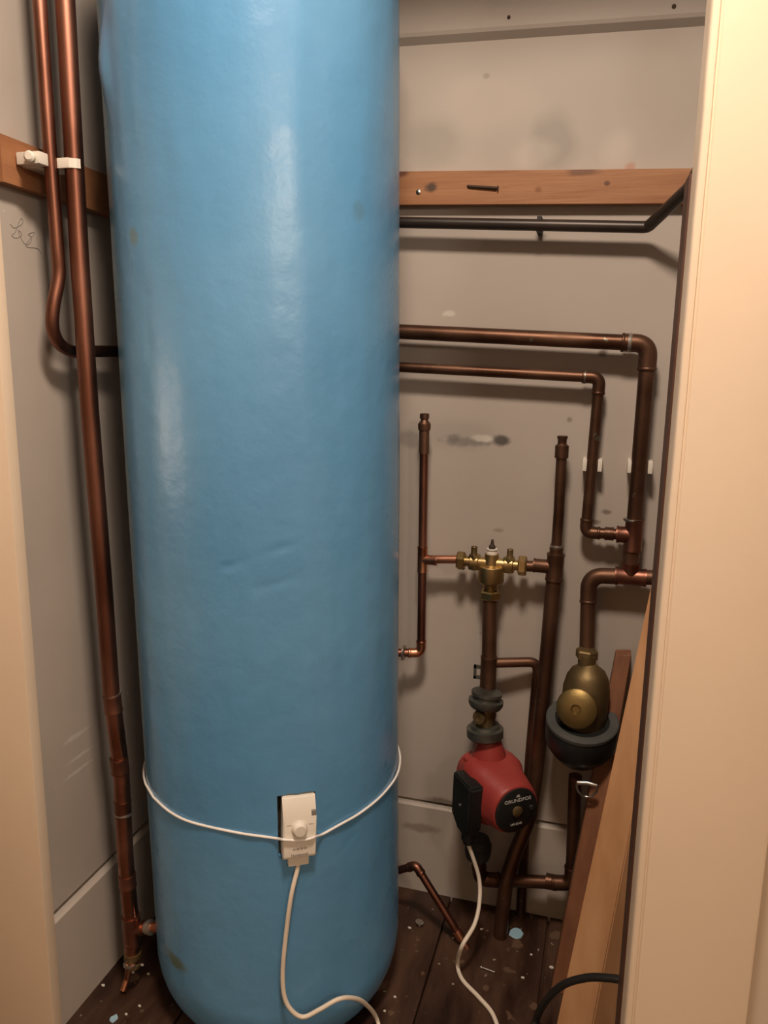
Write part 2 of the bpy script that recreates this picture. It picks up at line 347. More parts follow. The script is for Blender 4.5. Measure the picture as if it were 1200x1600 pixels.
# right casing: wavy hand-painted edge strip, shallow groove, flat board
n = 60; xs0 = JR
rows = []
for i in range(n + 1):
    z = 2.06 * i / n; wv = 0.0009 * noise.noise(V((0, 0, z * 9))) + 0.0005 * noise.noise(V((3, 0, z * 40)))
    rows.append([bm.verts.new(V((xs0 + dx + wv * k, YF + dy, z))) for dx, dy, k in
        ((.0, .022, 1), (.0, .003, 1), (.0015, .0008, 1), (.004, 0, 1), (.0075, .0002, .5), (.0088, .0022, .3), (.0104, .0024, .3), (.0118, .0004, 0), (.136, 0, 0), (.140, .003, 0), (.140, .022, 0))])
for a, b in zip(rows, rows[1:]):
    for k in range(len(a) - 1): bm.faces.new((a[k], a[k + 1], b[k + 1], b[k]))
    bm.faces.new((a[-1], a[0], b[0], b[-1]))
bm.faces.new(rows[0]); bm.faces.new(rows[-1])
link('trim_right', bm, M_casing, smooth=40, kind='structure')
boxo('trim_top', (JL - .14, YF, 2.0), (JR + .14, YF + .02, 2.14), M_casing, bevel=.003, kind='structure')
boxo('trim_jamb_right', (JR + .002, YF + .022, 0), (JR + .03, YF + .10, 2.03), M_casing, kind='structure')
boxo('trim_jamb_left', (XL, YF + .022, 0), (JL - .016, YF + .028, 2.03), M_casing, kind='structure')
# dark rough-sawn stud behind the right casing
boxo('trim_stud', (JR - .0005, YF + .10, 0), (JR + .04, YF + .165, 1.368), M_stud, kind='structure')
boxo('ceiling', (XL - .06, YF + .1, 2.4), (XR + .06, YB + .06, 2.44), M_hall, kind='structure')
# hall around the camera
boxo('ceiling_hall', (-1.7, -1.7, 2.4), (1.6, YF + .1, 2.44), M_hall, kind='structure')
boxo('wall_hall_left', (-1.76, -1.7, 0), (-1.7, YF + .1, 2.4), M_hall, kind='structure')
boxo('wall_hall_right', (1.6, -1.7, 0), (1.66, YF + .1, 2.4), M_hall, kind='structure')
boxo('wall_hall_rear', (-1.7, -1.76, 0), (1.6, -1.7, 2.4), M_hall, kind='structure')
boxo('baseboard_front', (JR + .14, YF + .004, 0), (1.6, YF + .02, .14), M_casing, bevel=.003, kind='structure')
pl_ = thing('pendant_lamp', 'round glass pendant lamp further along the hall to the right', 'lamp', LAMP2 + V((0, 0, .48)))
latheo('ceiling_rose', LAMP2 + V((0, 0, .48)), (0, 0, -1), [(0, .05), (.015, .05), (.03, .004), (.34, .004), (.345, .02), (.36, .02)], M_white, pl_)
latheo('lamp_shade', LAMP2, (0, 0, 1), [(.06, .15), (.10, .11), (.13, .04), (.128, .038), (.098, .106), (.06, .146)], M_white, pl_)
wl_ = thing('added_fill_light', 'added unseen fill light with a cup shade on the left hall wall', 'lamp', V((-1.70, FILL_LEFT.y, FILL_LEFT.z)))  # invented fitting that carries the fill light for the left casing
latheo('fill_light_plate', V((-1.70, FILL_LEFT.y, FILL_LEFT.z - .12)), (1, 0, 0), [(0, .05), (.012, .05), (.016, .02), (.10, .010), (.145, .010), (.145, .004)], M_white, wl_)
latheo('lamp_shade', V((FILL_LEFT.x, FILL_LEFT.y, FILL_LEFT.z - .15)), (0, 0, 1), [(.0, .02), (.03, .07), (.05, .10), (.053, .10), (.033, .066), (.004, .018)], M_white, wl_)
cl = thing('ceiling_lamp', 'round warm ceiling lamp hanging in the hall outside the cupboard', 'lamp', LAMP + V((0, 0, .14)))
latheo('ceiling_rose', LAMP + V((0, 0, .14)), (0, 0, -1), [(0, .05), (.015, .05), (.03, .02), (.03, .006), (.10, .006), (.10, .002)], M_white, cl)
latheo('lamp_shade', LAMP + V((0, 0, .045)), (0, 0, -1), [(0, .02), (.003, .10), (.012, .145), (.035, .15), (.035, .146), (.014, .14), (.006, .10), (.004, .02)], M_white, cl)

# ------------------------------------------------------------------ the blue hot water cylinder
# thermostat placement on the shell
tp = T(464, 1290); tcz = TCz(tp.z); TH0 = math.atan2(tp.y - tcz.y, tp.x - tcz.x)
rad = V((math.cos(TH0), math.sin(TH0), 0)); tanv = V((-math.sin(TH0), math.cos(TH0), 0))   # tanv points to the picture's right
ztop = T(464, 1241).z; zbot = T(464, 1338).z
hw = 0.0295
tank = thing('hot_water_cylinder', 'tall blue foam-coated hot water cylinder standing on the floorboards', 'water cylinder', TC)
TH = 1.86
def tank_r(z):
    if z < .11: t = 1 - z / .11; r = TR - .11 * .62 * (1 - math.sqrt(max(0, 1 - t * t)))
    elif z > TH - .12: t = (z - TH + .12) / .12; r = TR - .16 * (1 - math.sqrt(max(0, 1 - t * t * .98)))
    else: r = TR
    return r
zs = sorted(set([0, .002, .006, .012, .02, .03, .045, .06, .08, .10] + [round(.11 + i * .0165, 4) for i in range(int((TH - .23) / .0165) + 1)] + [TH - .12 + .012 * k for k in range(10)] + [TH - .002]))
zs = sorted([z for z in zs if not (zbot - .008 < z < ztop + .008)] + [zbot + (ztop - zbot) * k / 8 for k in range(9)])
ha = hw / TR
ths = [TH0 - ha + 2 * ha * k / 6 for k in range(7)]
nn = 210; span = 2 * math.pi - 2 * ha
ths += [TH0 + ha + span * k / nn for k in range(1, nn)]
bm = bmesh.new(); NT = len(ths); rows = []
blob = T(166, 100); bth = math.atan2(blob.y - TC.y, blob.x - TC.x)
c0 = T(350, 887); c1 = T(450, 853)
def shell(z, th):
    r = tank_r(z); d = V((math.cos(th), math.sin(th), 0))
    if .1 < z < TH - .1:
        r += 0.0016 * noise.noise(V((d.x * 2.2, d.y * 2.2, z * 2.5))) + 0.0006 * noise.noise(V((d.x * 9, d.y * 9, z * 9)))
        # pour line ridge running up the foam and shallow flats beside it
        k = (math.degrees(th - TH0) + 540) % 360 - 180
        r += 0.0012 * math.exp(-((k - 7 - 1.5 * noise.noise(V((0, 5, z * 6)))) / 3.5)**2) - 0.0012 * math.exp(-((k - 20) / 7)**2)
    dz = (z - blob.z) / .05; dt = ((th - bth + math.pi) % (2 * math.pi) - math.pi) / .085
    q = dz * dz + dt * dt
    if q < 4: r += 0.0085 * math.exp(-q * 1.2)
    p = TCz(z) + d * r + V((0, 0, z))
    # a slanting crease in the coating
    for (s0, s1, dep, wd) in ((c0, c1, .0022, .004), (T(400, 920), T(455, 905), .0010, .005), (T(232, 545), T(240, 552), .0015, .005)):
        ab = s1 - s0; t = max(0, min(1, (p - s0).dot(ab) / ab.length_squared)); dd = (p - (s0 + ab * t)).length
        if dd < .02: p -= d * dep * math.exp(-(dd / wd)**2)
    return p
zl = []
for z in zs:
    if T(340, 900).z - .03 < z < T(460, 845).z + .03: zl += [z, z + .0055, z + .011]
    else: zl.append(z)
zs = sorted(zl)
for z in zs:
    row = []
    for j, th in enumerate(ths):
        p = shell(z, th)
        if (abs(z - ztop) < 1e-6) and 0 < j < 6: p.z += 0.0035 * (0.5 + noise.noise(V((j * 1.7, 3, 0))))
        if j in (0, 6) and zbot - 1e-6 <= z <= ztop + 1e-6: p += tanv * (0.0014 * noise.noise(V((z * 160, j, 0)))) * (1 if j else 1)
        row.append(bm.verts.new(p))
    rows.append(row)
for a in range(len(rows) - 1):
    for j in range(NT):
        if zbot - 1e-6 <= zs[a] and zs[a + 1] <= ztop + 1e-6 and j < 6: continue
        bm.faces.new((rows[a][j], rows[a][(j + 1) % NT], rows[a + 1][(j + 1) % NT], rows[a + 1][j]))
bm.faces.new(rows[0][::-1]); bm.faces.new(rows[-1])
# depth of the cut-out: push the open boundary inwards
be = [e for e in bm.edges if e.is_boundary]
ex = bmesh.ops.extrude_edge_only(bm, edges=be)
for v in [g for g in ex['geom'] if isinstance(g, bmesh.types.BMVert)]: v.co -= rad * .016
body = link('cylinder_shell', bm, M_tank, tank, smooth=40)
bm = bmesh.new()
f4 = [TCz(z) + rad * (TR - .015) + tanv * s * (hw + .004) + V((0, 0, z)) for s, z in ((-1, zbot - .006), (1, zbot - .006), (1, ztop + .008), (-1, ztop + .008))]
hexa(bm, [p - rad * .02 for p in f4], f4)
link('recess_lining', bm, M_foam, tank, label='dark rough lining of the thermostat cut-out')

# white cord round the cylinder
cp = [(240, 1246), (265, 1268), (300, 1285), (370, 1301), (425, 1309)]
cpr = [(505, 1303), (530, 1289), (560, 1272), (590, 1249), (610, 1227)]
pts = [T(x, y, .0022) for x, y in cp]
pts += [T(437, 1311, .010), T(443, 1312, .0200), T(455, 1313, .0200), T(466, 1313, .0195), T(478, 1312, .0200), T(489, 1309, .0203), T(495, 1306.5, .0120)] + [T(x, y, .0022) for x, y in cpr]
zA, zB = pts[0].z, pts[-1].z; tcc = TCz((zA + zB) / 2)
aA = math.atan2(pts[0].y - tcc.y, pts[0].x - tcc.x); aB = math.atan2(pts[-1].y - tcc.y, pts[-1].x - tcc.x)
sw = (aA - aB) % (2 * math.pi)
for k in range(1, 26):
    t = k / 26; a = aB + sw * t; z = zB + (zA - zB) * t + .012 * math.sin(math.pi * t)
    pts.append(V((tcc.x + (TR + .0035) * math.cos(a), tcc.y + (TR + .0035) * math.sin(a), z)))
bm = bmesh.new(); tube(bm, catmull(pts, 5)[:-1], .0021, 10, closed=True)
tag(link('tie_cord', bm, M_cord, smooth=60), 'thin white cord tied around the blue cylinder across the thermostat', 'cord')

# thermostat
base = TCz(zbot) + rad * (TR - .013); base.z = zbot
th = thing('thermostat', 'white plastic cylinder thermostat with round dial sitting in the cut-out of the blue cylinder', 'thermostat', base)
fm = Matrix((tanv, V((0, 0, 1)), rad)).transposed().to_4x4(); fm.translation = base     # x right, y up, z outwards
fm = fm @ Matrix.Rotation(R(-1.2), 4, 'Z')
Ht = ztop - zbot
bm = bmesh.new()
wd = .0255
side = [(0.006, 0), (0.006, .026), (.010, .029), (Ht * .69, .029), (Ht * .975, .0145), (Ht * .985, .012), (Ht * .985, 0)]
A = [bm.verts.new(fm @ V((-wd, y, z))) for y, z in side]; Bv = [bm.verts.new(fm @ V((wd, y, z))) for y, z in side]
for i in range(len(side)): bm.faces.new((A[i], A[(i + 1) % len(side)], Bv[(i + 1) % len(side)], Bv[i]))
bm.faces.new(A); bm.faces.new(Bv[::-1])
bmesh.ops.recalc_face_normals(bm, faces=bm.faces)
bmesh.ops.bevel(bm, geom=[e for e in bm.edges if e.calc_face_angle(0) > R(20)], offset=.0014, segments=2, affect='EDGES')
link('housing', bm, M_white, th, smooth=35)
latheo('dial', fm @ V((-.001, Ht * .555, .0285)), rad, [(0, .0125), (.002, .0125), (.0025, .011), (.009, .0103), (.0105, .0085), (.0108, 0.0001)], M_white, th, 36)
# clip lever notch, strain relief and prints
boxo('latch', (-.0035, -.004, 0), (.0035, .004, .004), M_ink, th, mat4=fm @ Matrix.Translation((.0215, Ht * .76, .0240)), bevel=.0006)
boxo('cable_gland', (-.016, -.010, .010), (.016, .008, .022), M_white, th, bevel=.001, mat4=fm)
boxo('print_line', (-.020, -.0003, 0), (-.013, .0003, .0003), M_ink, th, mat4=fm @ Matrix.Translation((0, Ht * .615, .0290)))
boxo('print_line', (.013, -.0003, 0), (.021, .0003, .0003), M_ink, th, mat4=fm @ Matrix.Translation((0, Ht * .60, .0290)))
text_mesh('brand_print', 'Honeywell', .0062, fm @ Matrix.Translation((0, .0135, .0291)), M_ink, th)
text_mesh('value_print', '60 65 70 80', .0040, fm @ Matrix.Translation((0, .0235, .0291)), M_ink, th, xs=1.15)
cab = [fm @ V((0, -.004, .016)), fm @ V((-.001, -.02, .017)), T(455, 1400, .012), T(447, 1460, .012), T(442, 1515, .013), T(444, 1555, .016), T(455, 1578, .020), T(474, 1589, .024),
       T(500, 1577, .028), T(527, 1562, .032), T(548, 1559, .030), T(568, 1566, .022), Fl(588, 1590, .02), Fl(594, 1625, .0045), Fl(596, 1700, .0045)]
bm = bmesh.new(); tube(bm, catmull(cab, 7), .0036, 12); link('cable', bm, M_cable, th, smooth=60, label='white cable hanging from the thermostat to the floor')

# ------------------------------------------------------------------ timber rails
bm = bmesh.new()
r0 = B(585, 266, .022); r1 = B(1085, 263, .022)
rail_t, rail_b = r0.z, B(625, 318, .022).z; rt1 = r1.z; rb1 = B(1060, 318, .022).z
hexa(bm, [V((XL, YB, rail_b + .014)), V((r1.x, YB, rb1)), V((r1.x, YB - .022, rb1)), V((XL, YB - .022, rail_b + .014))],
         [V((XL, YB, rail_t + .014)), V((r1.x, YB, rt1)), V((r1.x, YB - .022, rt1)), V((XL, YB - .022, rail_t + .014))])
rail = link('timber_rail', bm, M_rail); tag(rail, 'brown timber rail fixed across the back wall above the black pipe', 'timber rail')
bm = bmesh.new()
a = L(0, 208, .02); b = L(0, 282, .02)
hexa(bm, [V((XL, YF + .052, b.z)), V((XL + .02, YF + .052, b.z)), V((XL + .02, YB - .024, b.z - .004)), V((XL, YB - .024, b.z - .004))],
         [V((XL, YF + .052, a.z)), V((XL + .02, YF + .052, a.z)), V((XL + .02, YB - .024, a.z - .004)), V((XL, YB - .024, a.z - .004))])
M_rail2 = mat('darker_brown_timber', (0.26, 0.105, 0.045), (0.36, 0.16, 0.07), rough=0.6, scale=5, stretch=(.6, .6, 9), bump=0.08, bscale=22)
tag(link('timber_rail', bm, M_rail2), 'brown timber rail on the left wall behind the two tall pipes', 'timber rail')
# bent nail in the back rail
bm = bmesh.new(); tube(bm, round_path([B(731, 291, .020), B(732, 291, .0245), B(776, 294, .0255)], .003), .0026, 8); lathe(bm, B(777, 294, .0255), (1, 0, 0), [(0, .0045), (.002, .0045)], 12)
tag(link('bent_nail', bm, M_rust, smooth=50), 'bent rusty nail hammered sideways into the back timber rail', 'nail')
def nail(x, y, off, r, lab):
    bm = bmesh.new(); p = B(x, y, .0142); lathe(bm, p, (0, -1, 0), [(-.012, .0012), (0, .0012), (0, r), (.0012, r), (.002, r * .5)], 12); tag(link('nail_head', bm, M_rust, smooth=50), lab, 'nail', 'nail heads in the upper board')
nail(795, 27, .0302, .0030, 'black nail head in the pale board above the ledge, nearer the cylinder')
nail(1053, 10, .0302, .0035, 'black nail head in the pale board above the ledge, nearer the door casing')
bm = bmesh.new(); lathe(bm, B(654, 300, .0222), (0, -1, 0), [(0, .0045), (.0015, .0045), (.003, .002)], 12)
tag(link('screw_head', bm, M_steel, smooth=50), 'small shiny screw head in the back timber rail beside the blue cylinder', 'screw')

# pencil scribble on the left wall
bm = bmesh.new()
sc = [(16, 350), (22, 356), (32, 352), (36, 346), (32, 342), (24, 362), (18, 368), (26, 372), (34, 366), (28, 360), (36, 378), (44, 382), (50, 372), (44, 366), (54, 364), (40, 384), (58, 388), (64, 396)]
tube(bm, catmull([L(x, y, .0003) for x, y in sc], 4), .0004, 6)
tag(link('pencil_scribble', bm, M_pencil), 'faint pencil scribble on the left wall under the timber rail', 'mark')

# ------------------------------------------------------------------ tall pipes at the left
lp = thing('copper_pipe', 'thick tall copper pipe left of the blue cylinder with a drain tee at the floor', 'pipe', L(195, 1480, .05) * 1.0)
o = .085
def Lp(x, y, off=o): return L(x, y, off)
_t = Lp(98, -60); main = [V((_t.x, _t.y + .004, 2.398)), Lp(110, 150), Lp(124, 400), Lp(140, 640), Lp(161, 900), Lp(174, 1085), Lp(189, 1200), Lp(196, 1340), Lp(206, 1455), Lp(207, 1500)]
tubeo('pipe', main[:6], .0138, M_cop, lp, rad=.3)
tubeo('pipe', main[5:], .0140, mat('cleaned_copper', (0.27, 0.115, 0.072), (0.44, 0.21, 0.14), rough=0.25, r2=0.45, metal=1.0, scale=12), lp, rad=.15, label='cleaner brighter lower length')
def along(i, t): return main[i] * (1 - t) + main[i + 1] * t
dcol = lambda i: (main[i + 1] - main[i])
collar(Lp(176, 1098), dcol(5), .0150, .034, M_cop, lp); collar(Lp(175, 1084), dcol(5), .0153, .004, M_solder, lp, 'solder_ring', 'grey solder ring')
collar(Lp(186.5, 1195), dcol(5), .0149, .030, M_cop, lp); collar(Lp(192, 1262), dcol(6), .0147, .030, M_cop, lp); collar(Lp(193, 1270), dcol(6), .0155, .0025, M_solder, lp, 'solder_ring', 'grey solder ring')
collar(Lp(199, 1375), dcol(7), .0152, .026, M_cop, lp)
tc_ = Lp(206, 1452); tb = T(243, 1448, .0)
tee(tc_, main[8] - main[7], tb - tc_, .0160, .0122, .030, .50 * (tb - tc_).length, M_cop, lp)
brd = (tb - tc_).normalized()
latheo('stub', tc_, brd, [(0, .0095), ((tb - tc_).length + .012, .0095), ((tb - tc_).length + .012, .002)], M_copb, lp, label='bright copper stub into the cylinder')
latheo('compression_ring', tc_, brd, [(.62 * (tb - tc_).length + q_, r_) for q_, r_ in ((0, .010), (0, .0115), (.006, .0115), (.006, .0134), (.012, .0134), (.013, .0098))], M_solder, lp)
dn = (main[9] - main[8]).normalized()
latheo('drain_cock', Lp(207, 1487), dn, [(0, .0155), (.012, .0150), (.016, .0120), (.022, .0115), (.023, .0130), (.030, .0130), (.031, .009), (.034, .008)], M_brassd, lp)
latheo('drain_ring', Lp(203, 1505), dn, [(0, .009), (0, .0118), (.003, .0118), (.003, .009)], M_solder, lp)
tubeo('drain_tail', [Lp(202, 1505), Fl(199, 1528, .022), Fl(192, 1548, .0052)], .0058, M_copb, lp, rad=.01)

tp2 = thing('copper_pipe', 'thinner copper pipe at far left that curves behind the thick pipe and the cylinder', 'pipe', L(120, 550, .04))
o2 = .060
_t = Lp(58, -60, o2); pp = [V((_t.x, _t.y, 2.398)), V((_t.x, _t.y, 2.0)), _t, Lp(70, 120, o2), Lp(80, 260, o2), Lp(89, 380, o2), Lp(92, 430, o2 * .95), Lp(84, 475, o2 * .85), Lp(82, 510, o2 * .75), Lp(92, 536, o2 * .65), Lp(114, 549, o2 * .55), Lp(140, 549, o2 * .55), Lp(185, 549, o2 * .55), Lp(235, 549, o2 * .55)]
bm = bmesh.new(); tube(bm, catmull(pp, 6), .0098, 16); link('pipe', bm, M_cop, tp2, smooth=60)

# white clips on the left rail: a foot, a far jaw and a near jaw, open towards the room
def saddle(c, r, wid, lab):
    t = thing('pipe_clip', lab, 'pipe clip', V((XL + .02, c.y, c.z)), 'white clips on the left rail')
    boxo('clip_base', (XL + .02, c.y - r - .004, c.z - wid / 2), (c.x - r - .0005, c.y + r + .004, c.z + wid / 2), M_white, t, bevel=.001)
    boxo('jaw', (XL + .024, c.y + r + .0006, c.z - wid / 2), (c.x + .002, c.y + r + .0045, c.z + wid / 2), M_white, t, bevel=.001)
    return t
c2 = Lp(81, 254, o2); t = saddle(c2, .0098, .017, 'white plastic clip with a round nub holding the thinner left pipe to the rail')
boxo('near_jaw', (XL + .024, c2.y - .0300, c2.z - .008), (c2.x + .003, c2.y - .0104, c2.z + .009), M_white, t, bevel=.002)
latheo('nub', V((c2.x - .010, c2.y - .029, c2.z)), (0.3, -1, 0), [(0, .006), (.003, .0078), (.009, .0078), (.012, .005), (.012, .0005)], M_white, t, 20)
c1_ = Lp(117, 259); t = saddle(c1_, .0138, .014, 'white plastic clip gripping the thick left pipe to the rail')
bm = bmesh.new(); box(bm, (XL + .024, c1_.y - .0190, c1_.z - .007), (c1_.x + .004, c1_.y - .0144, c1_.z + .007), bevel=.001)
for k in range(4):      # ribbed tongue lying over the near side of the pipe
    a0_ = math.pi * 1.5 + R(-4 + 17 * k); a1_ = math.pi * 1.5 + R(13 + 17 * k)
    q0 = c1_ + V((math.cos(a0_), math.sin(a0_), 0)) * .0142; q1 = c1_ + V((math.cos(a1_), math.sin(a1_), 0)) * .0142
    q2 = c1_ + V((math.cos(a1_), math.sin(a1_), 0)) * .0172; q3 = c1_ + V((math.cos(a0_), math.sin(a0_), 0)) * (.0182 if k % 2 else .0172)
    dz_ = V((0, 0, .0065)); hexa(bm, [q - dz_ for q in (q0, q1, q2, q3)], [q + dz_ for q in (q0, q1, q2, q3)])
link('near_jaw', bm, M_white, t, smooth=30)

# ------------------------------------------------------------------ pipes on the back wall
bp = thing('black_pipe', 'dark bent pipe running just under the back timber rail towards the door casing', 'pipe', B(820, 350, .03))
q = [B(560, 345, .04), B(625, 347.5, .04), B(1012, 355, .04), on(1078, 292, 1, YB - .14), on(1100, 250, 1, YB - .22)]
tubeo('pipe', q, .0100, M_blackp, bp, rad=.012)
boxo('bracket', (-.004, -.012, -.014), (.004, .0295, .014), M_rubber, bp, mat4=Matrix.Translation(B(843, 352, .03)), bevel=.001)

# upper thick run and down to the joining tee
C1 = B(1014, 537, .04)
P1 = [B(560, 515, .04), B(625, 518, .04), C1, B(986, 880, .04)]
ap = thing('copper_pipe', 'upper thick dark copper pipe on the back wall turning down to the tee', 'pipe', C1)
tubeo('pipe', [P1[0], C1, P1[3]], .0140, M_copd, ap, rad=.024)
elbow(P1[1], C1, P1[3], .0158, .026, M_copd, ap, reach=.046)
collar(B(984, 535.5, .04), P1[1] - C1, .0162, .006, M_solder, ap, 'solder_ring', 'grey solder ring')
# lower thinner run
C2 = B(937, 590, .035); C3 = B(915, 832, .035)
T1 = B(990, 836, .04)
bp2 = thing('copper_pipe', 'thinner dark copper pipe with two bends, under the upper thick one on the back wall', 'pipe', C2)
tubeo('pipe', [B(560, 570, .035), C2, C3, T1], .0100, M_copd, bp2, rad=.018)
elbow(B(625, 573, .035), C2, C3, .0114, .020, M_copd, bp2, reach=.030)
elbow(C2, C3, T1, .0114, .020, M_copd, bp2, reach=.026)
collar(B(914, 589, .035), V((1, 0, 0)), .0118, .004, M_solder, bp2, 'solder_ring', 'grey solder ring')
collar(B(952, 834, .037), T1 - C3, .0122, .016, M_copd, bp2, 'reducer')
tee(T1, P1[3] - C1, C3 - T1, .0162, .0150, .030, .030, M_cop, ap)
collar(B(989, 812, .04), P1[3] - C1, .0165, .004, M_solder, ap, 'solder_ring', 'grey solder ring')
# strainer run
Q0 = on(1060, 904, 1, YB - .04); Q1 = B(985, 901, .04); Q2 = B(920, 899, .04); Q3 = B(917, 1015, .055)
tubeo('pipe', [B(560+426, 850, .04), Q1], .0140, M_copd, ap, rad=None)
qp = thing('copper_pipe', 'short thick copper pipe bending down into the brass strainer', 'pipe', Q2)
tubeo('pipe', [Q0, Q2, Q3], .0140, M_copd, qp, rad=.032)
elbow(Q0, Q2, Q3, .0150, .034, M_copd, qp, reach=.052)
tee(Q1, V((1, 0, 0)), V((0, 0, 1)), .0160, .0156, .028, .026, M_cop, qp)

# white clips behind the two drops on the right
def rclip(x, y, r, off, lab):
    t = thing('pipe_clip', lab, 'pipe clip', B(x, y, 0), 'white clips behind the right pipes'); c = B(x, y, off)
    for s in (-1, 1):
        boxo('jaw', (c.x + s * (r + .0035) - .004, c.y - .004, c.z - .011), (c.x + s * (r + .0035) + .004, YB, c.z + .011), M_white, t, bevel=.0012)
    boxo('clip_base', (c.x - r - .004, YB - .010, c.z - .010), (c.x + r + .004, YB, c.z + .010), M_white, t, bevel=.001)
rclip(925.5, 727, .0100, .035, 'white plastic clip holding the thinner drop pipe on the back wall')
rclip(1000, 730, .0140, .040, 'white plastic clip holding the thick drop pipe nearest the door casing')

# ------------------------------------------------------------------ copper branch beside the tank
vo = .05
br = thing('copper_pipe', 'reddish capped copper pipe just right of the blue cylinder, teed to the mixing valve', 'pipe', B(660, 870, vo))
pB = B(658, 1020, vo); tA = B(663, 665, vo); pT = B(660, 874, vo)
tubeo('pipe', [tA, pB, B(600, 1020, vo + .02)], .0084, M_cop, br, rad=.012)
elbow(tA, pB, B(610, 1020, vo + .02), .0097, .014, M_copb, br, reach=.026)
latheo('flange', B(631, 1020, vo + .01), V((1, 0, 0)), [(-.002, .008), (-.002, .0155), (.001, .0155), (.003, .012), (.003, .009)], M_solder, br)
tee(pT, tA - pB, V((1, 0, 0)), .0098, .0098, .026, .030, M_copb, br)
latheo('end_cap', B(663, 672, vo), tA - pB, [(-.045, .0085), (-.045, .0098), (0, .0098), (.0, .0115), (.004, .0122), (.012, .0122), (.018, .0075), (.022, .0068), (.022, .0090), (.031, .0090), (.032, .006)], M_copd, br, label='darkened stepped end cap')
VB = B(768, 880, vo)      # mixing valve centre
zc = VB.z
def W(dx, dz, dy=0): return V((VB.x + dx, VB.y + dy, zc + dz))
tubeo('branch', [pT, B(716, 874, vo)], .0084, M_copb, br, rad=None)
# ------------------------------------------------------------------ brass mixing valve
mv = thing('mixing_valve', 'yellow brass mixing valve with two side test ports between the copper pipes', 'valve', VB)
sc_ = (B(820, 880, vo).x - B(716, 880, vo).x) / 104.0    # metres per picture pixel here
latheo('valve_body', W(0, 0), (0, 0, -1), [(-15 * sc_, 11 * sc_), (2 * sc_, 11.5 * sc_), (3 * sc_, 13 * sc_), (4 * sc_, 19.5 * sc_), (5 * sc_, 20.5 * sc_), (28 * sc_, 20.5 * sc_), (31 * sc_, 19 * sc_), (34 * sc_, 14 * sc_), (40 * sc_, 12 * sc_), (40 * sc_, 3 * sc_)], M_brass, mv, 32)
latheo('spindle_collar', W(0, 15 * sc_), (0, 0, 1), [(0, 8.5 * sc_), (3 * sc_, 8.5 * sc_), (3.5 * sc_, 7.6 * sc_), (6 * sc_, 7.6 * sc_), (6.5 * sc_, 8.5 * sc_), (8.5 * sc_, 8.5 * sc_), (8.5 * sc_, 2 * sc_)], M_white, mv, label='cream plastic collar')
latheo('spindle', W(0, 23 * sc_), (0, 0, 1), [(0, 5 * sc_), (4 * sc_, 5.4 * sc_), (6 * sc_, 4 * sc_), (8 * sc_, 2.8 * sc_), (15 * sc_, 1.8 * sc_), (15 * sc_, .2 * sc_)], M_rust, mv)
for s in (-1, 1):
    ax = V((s, 0, 0))
    latheo('side_arm', W(0, 0), ax, [(8 * sc_, 9 * sc_), (20 * sc_, 8.6 * sc_), (21 * sc_, 11 * sc_), (33 * sc_, 11 * sc_), (34 * sc_, 8 * sc_), (42 * sc_, 8 * sc_), (42 * sc_, 4 * sc_)], M_brass, mv, 24)
    nuto('test_port_hex', W(s * 27 * sc_, 0), (0, 0, 1), 10.5 * sc_, 24 * sc_, M_brass, mv)
    latheo('test_port', W(s * 28 * sc_, 10 * sc_), (0, 0, 1), [(0, 6.5 * sc_), (4 * sc_, 5 * sc_), (14 * sc_, 5 * sc_), (15 * sc_, 4.2 * sc_), (15 * sc_, 1 * sc_)], M_brassd, mv, 20)
    nn_ = nuto('union_nut', W(s * 48 * sc_, 0), ax, 15.5 * sc_, 13 * sc_, M_brass, mv, tilt=.4)
latheo('lower_neck', W(0, -38 * sc_), (0, 0, -1), [(0, 11 * sc_), (8 * sc_, 10 * sc_)], M_brassd, mv)
nuto('union_nut', W(0, -51 * sc_), (0, 0, 1), 17 * sc_, 14 * sc_, M_brass, mv, tilt=.2)

# riser capped at top and dropping to the floor on the right of the valve
ro = .05
rr = thing('copper_pipe', 'long dark copper pipe right of the mixing valve, capped, bending to the floor', 'pipe', Fl(788, 1480))
R0 = B(878, 700, ro); RT = B(867, 886, ro)
dd = [R0, B(873, 800, ro), RT, B(856, 1010, ro), B(838, 1200, ro), B(828, 1275, ro + .01), B(806, 1330, ro + .03), B(791, 1375, ro + .045), B(786, 1420, ro + .045)]
zfl = V((dd[-1].x - .003, dd[-1].y, 0))
tubeo('pipe', dd[:3], .0098, M_copd, rr, rad=.2)
tubeo('pipe', [dd[2]] + dd[3:] + [zfl], .0145, M_copd, rr, rad=.05)
latheo('end_cap', R0, dd[0] - dd[1], [(-.018, .0098), (-.018, .0125), (.004, .0125), (.006, .010), (.008, .0082), (.016, .0082), (.018, .0095), (.022, .0095), (.0225, .006)], M_copd, rr)
tee(RT, dd[1] - dd[3], V((-1, 0, 0)), .0160, .0130, .026, .040, M_copd, rr)
collar(B(869, 862, ro), dd[0] - RT, .0125, .016, M_copd, rr, 'reducer'); collar(B(870, 853, ro), dd[0] - RT, .0128, .003, M_solder, rr, 'solder_ring', 'grey solder ring')
tubeo('branch', [RT, W(55 * sc_, 0)], .0105, M_copd, rr, rad=None)
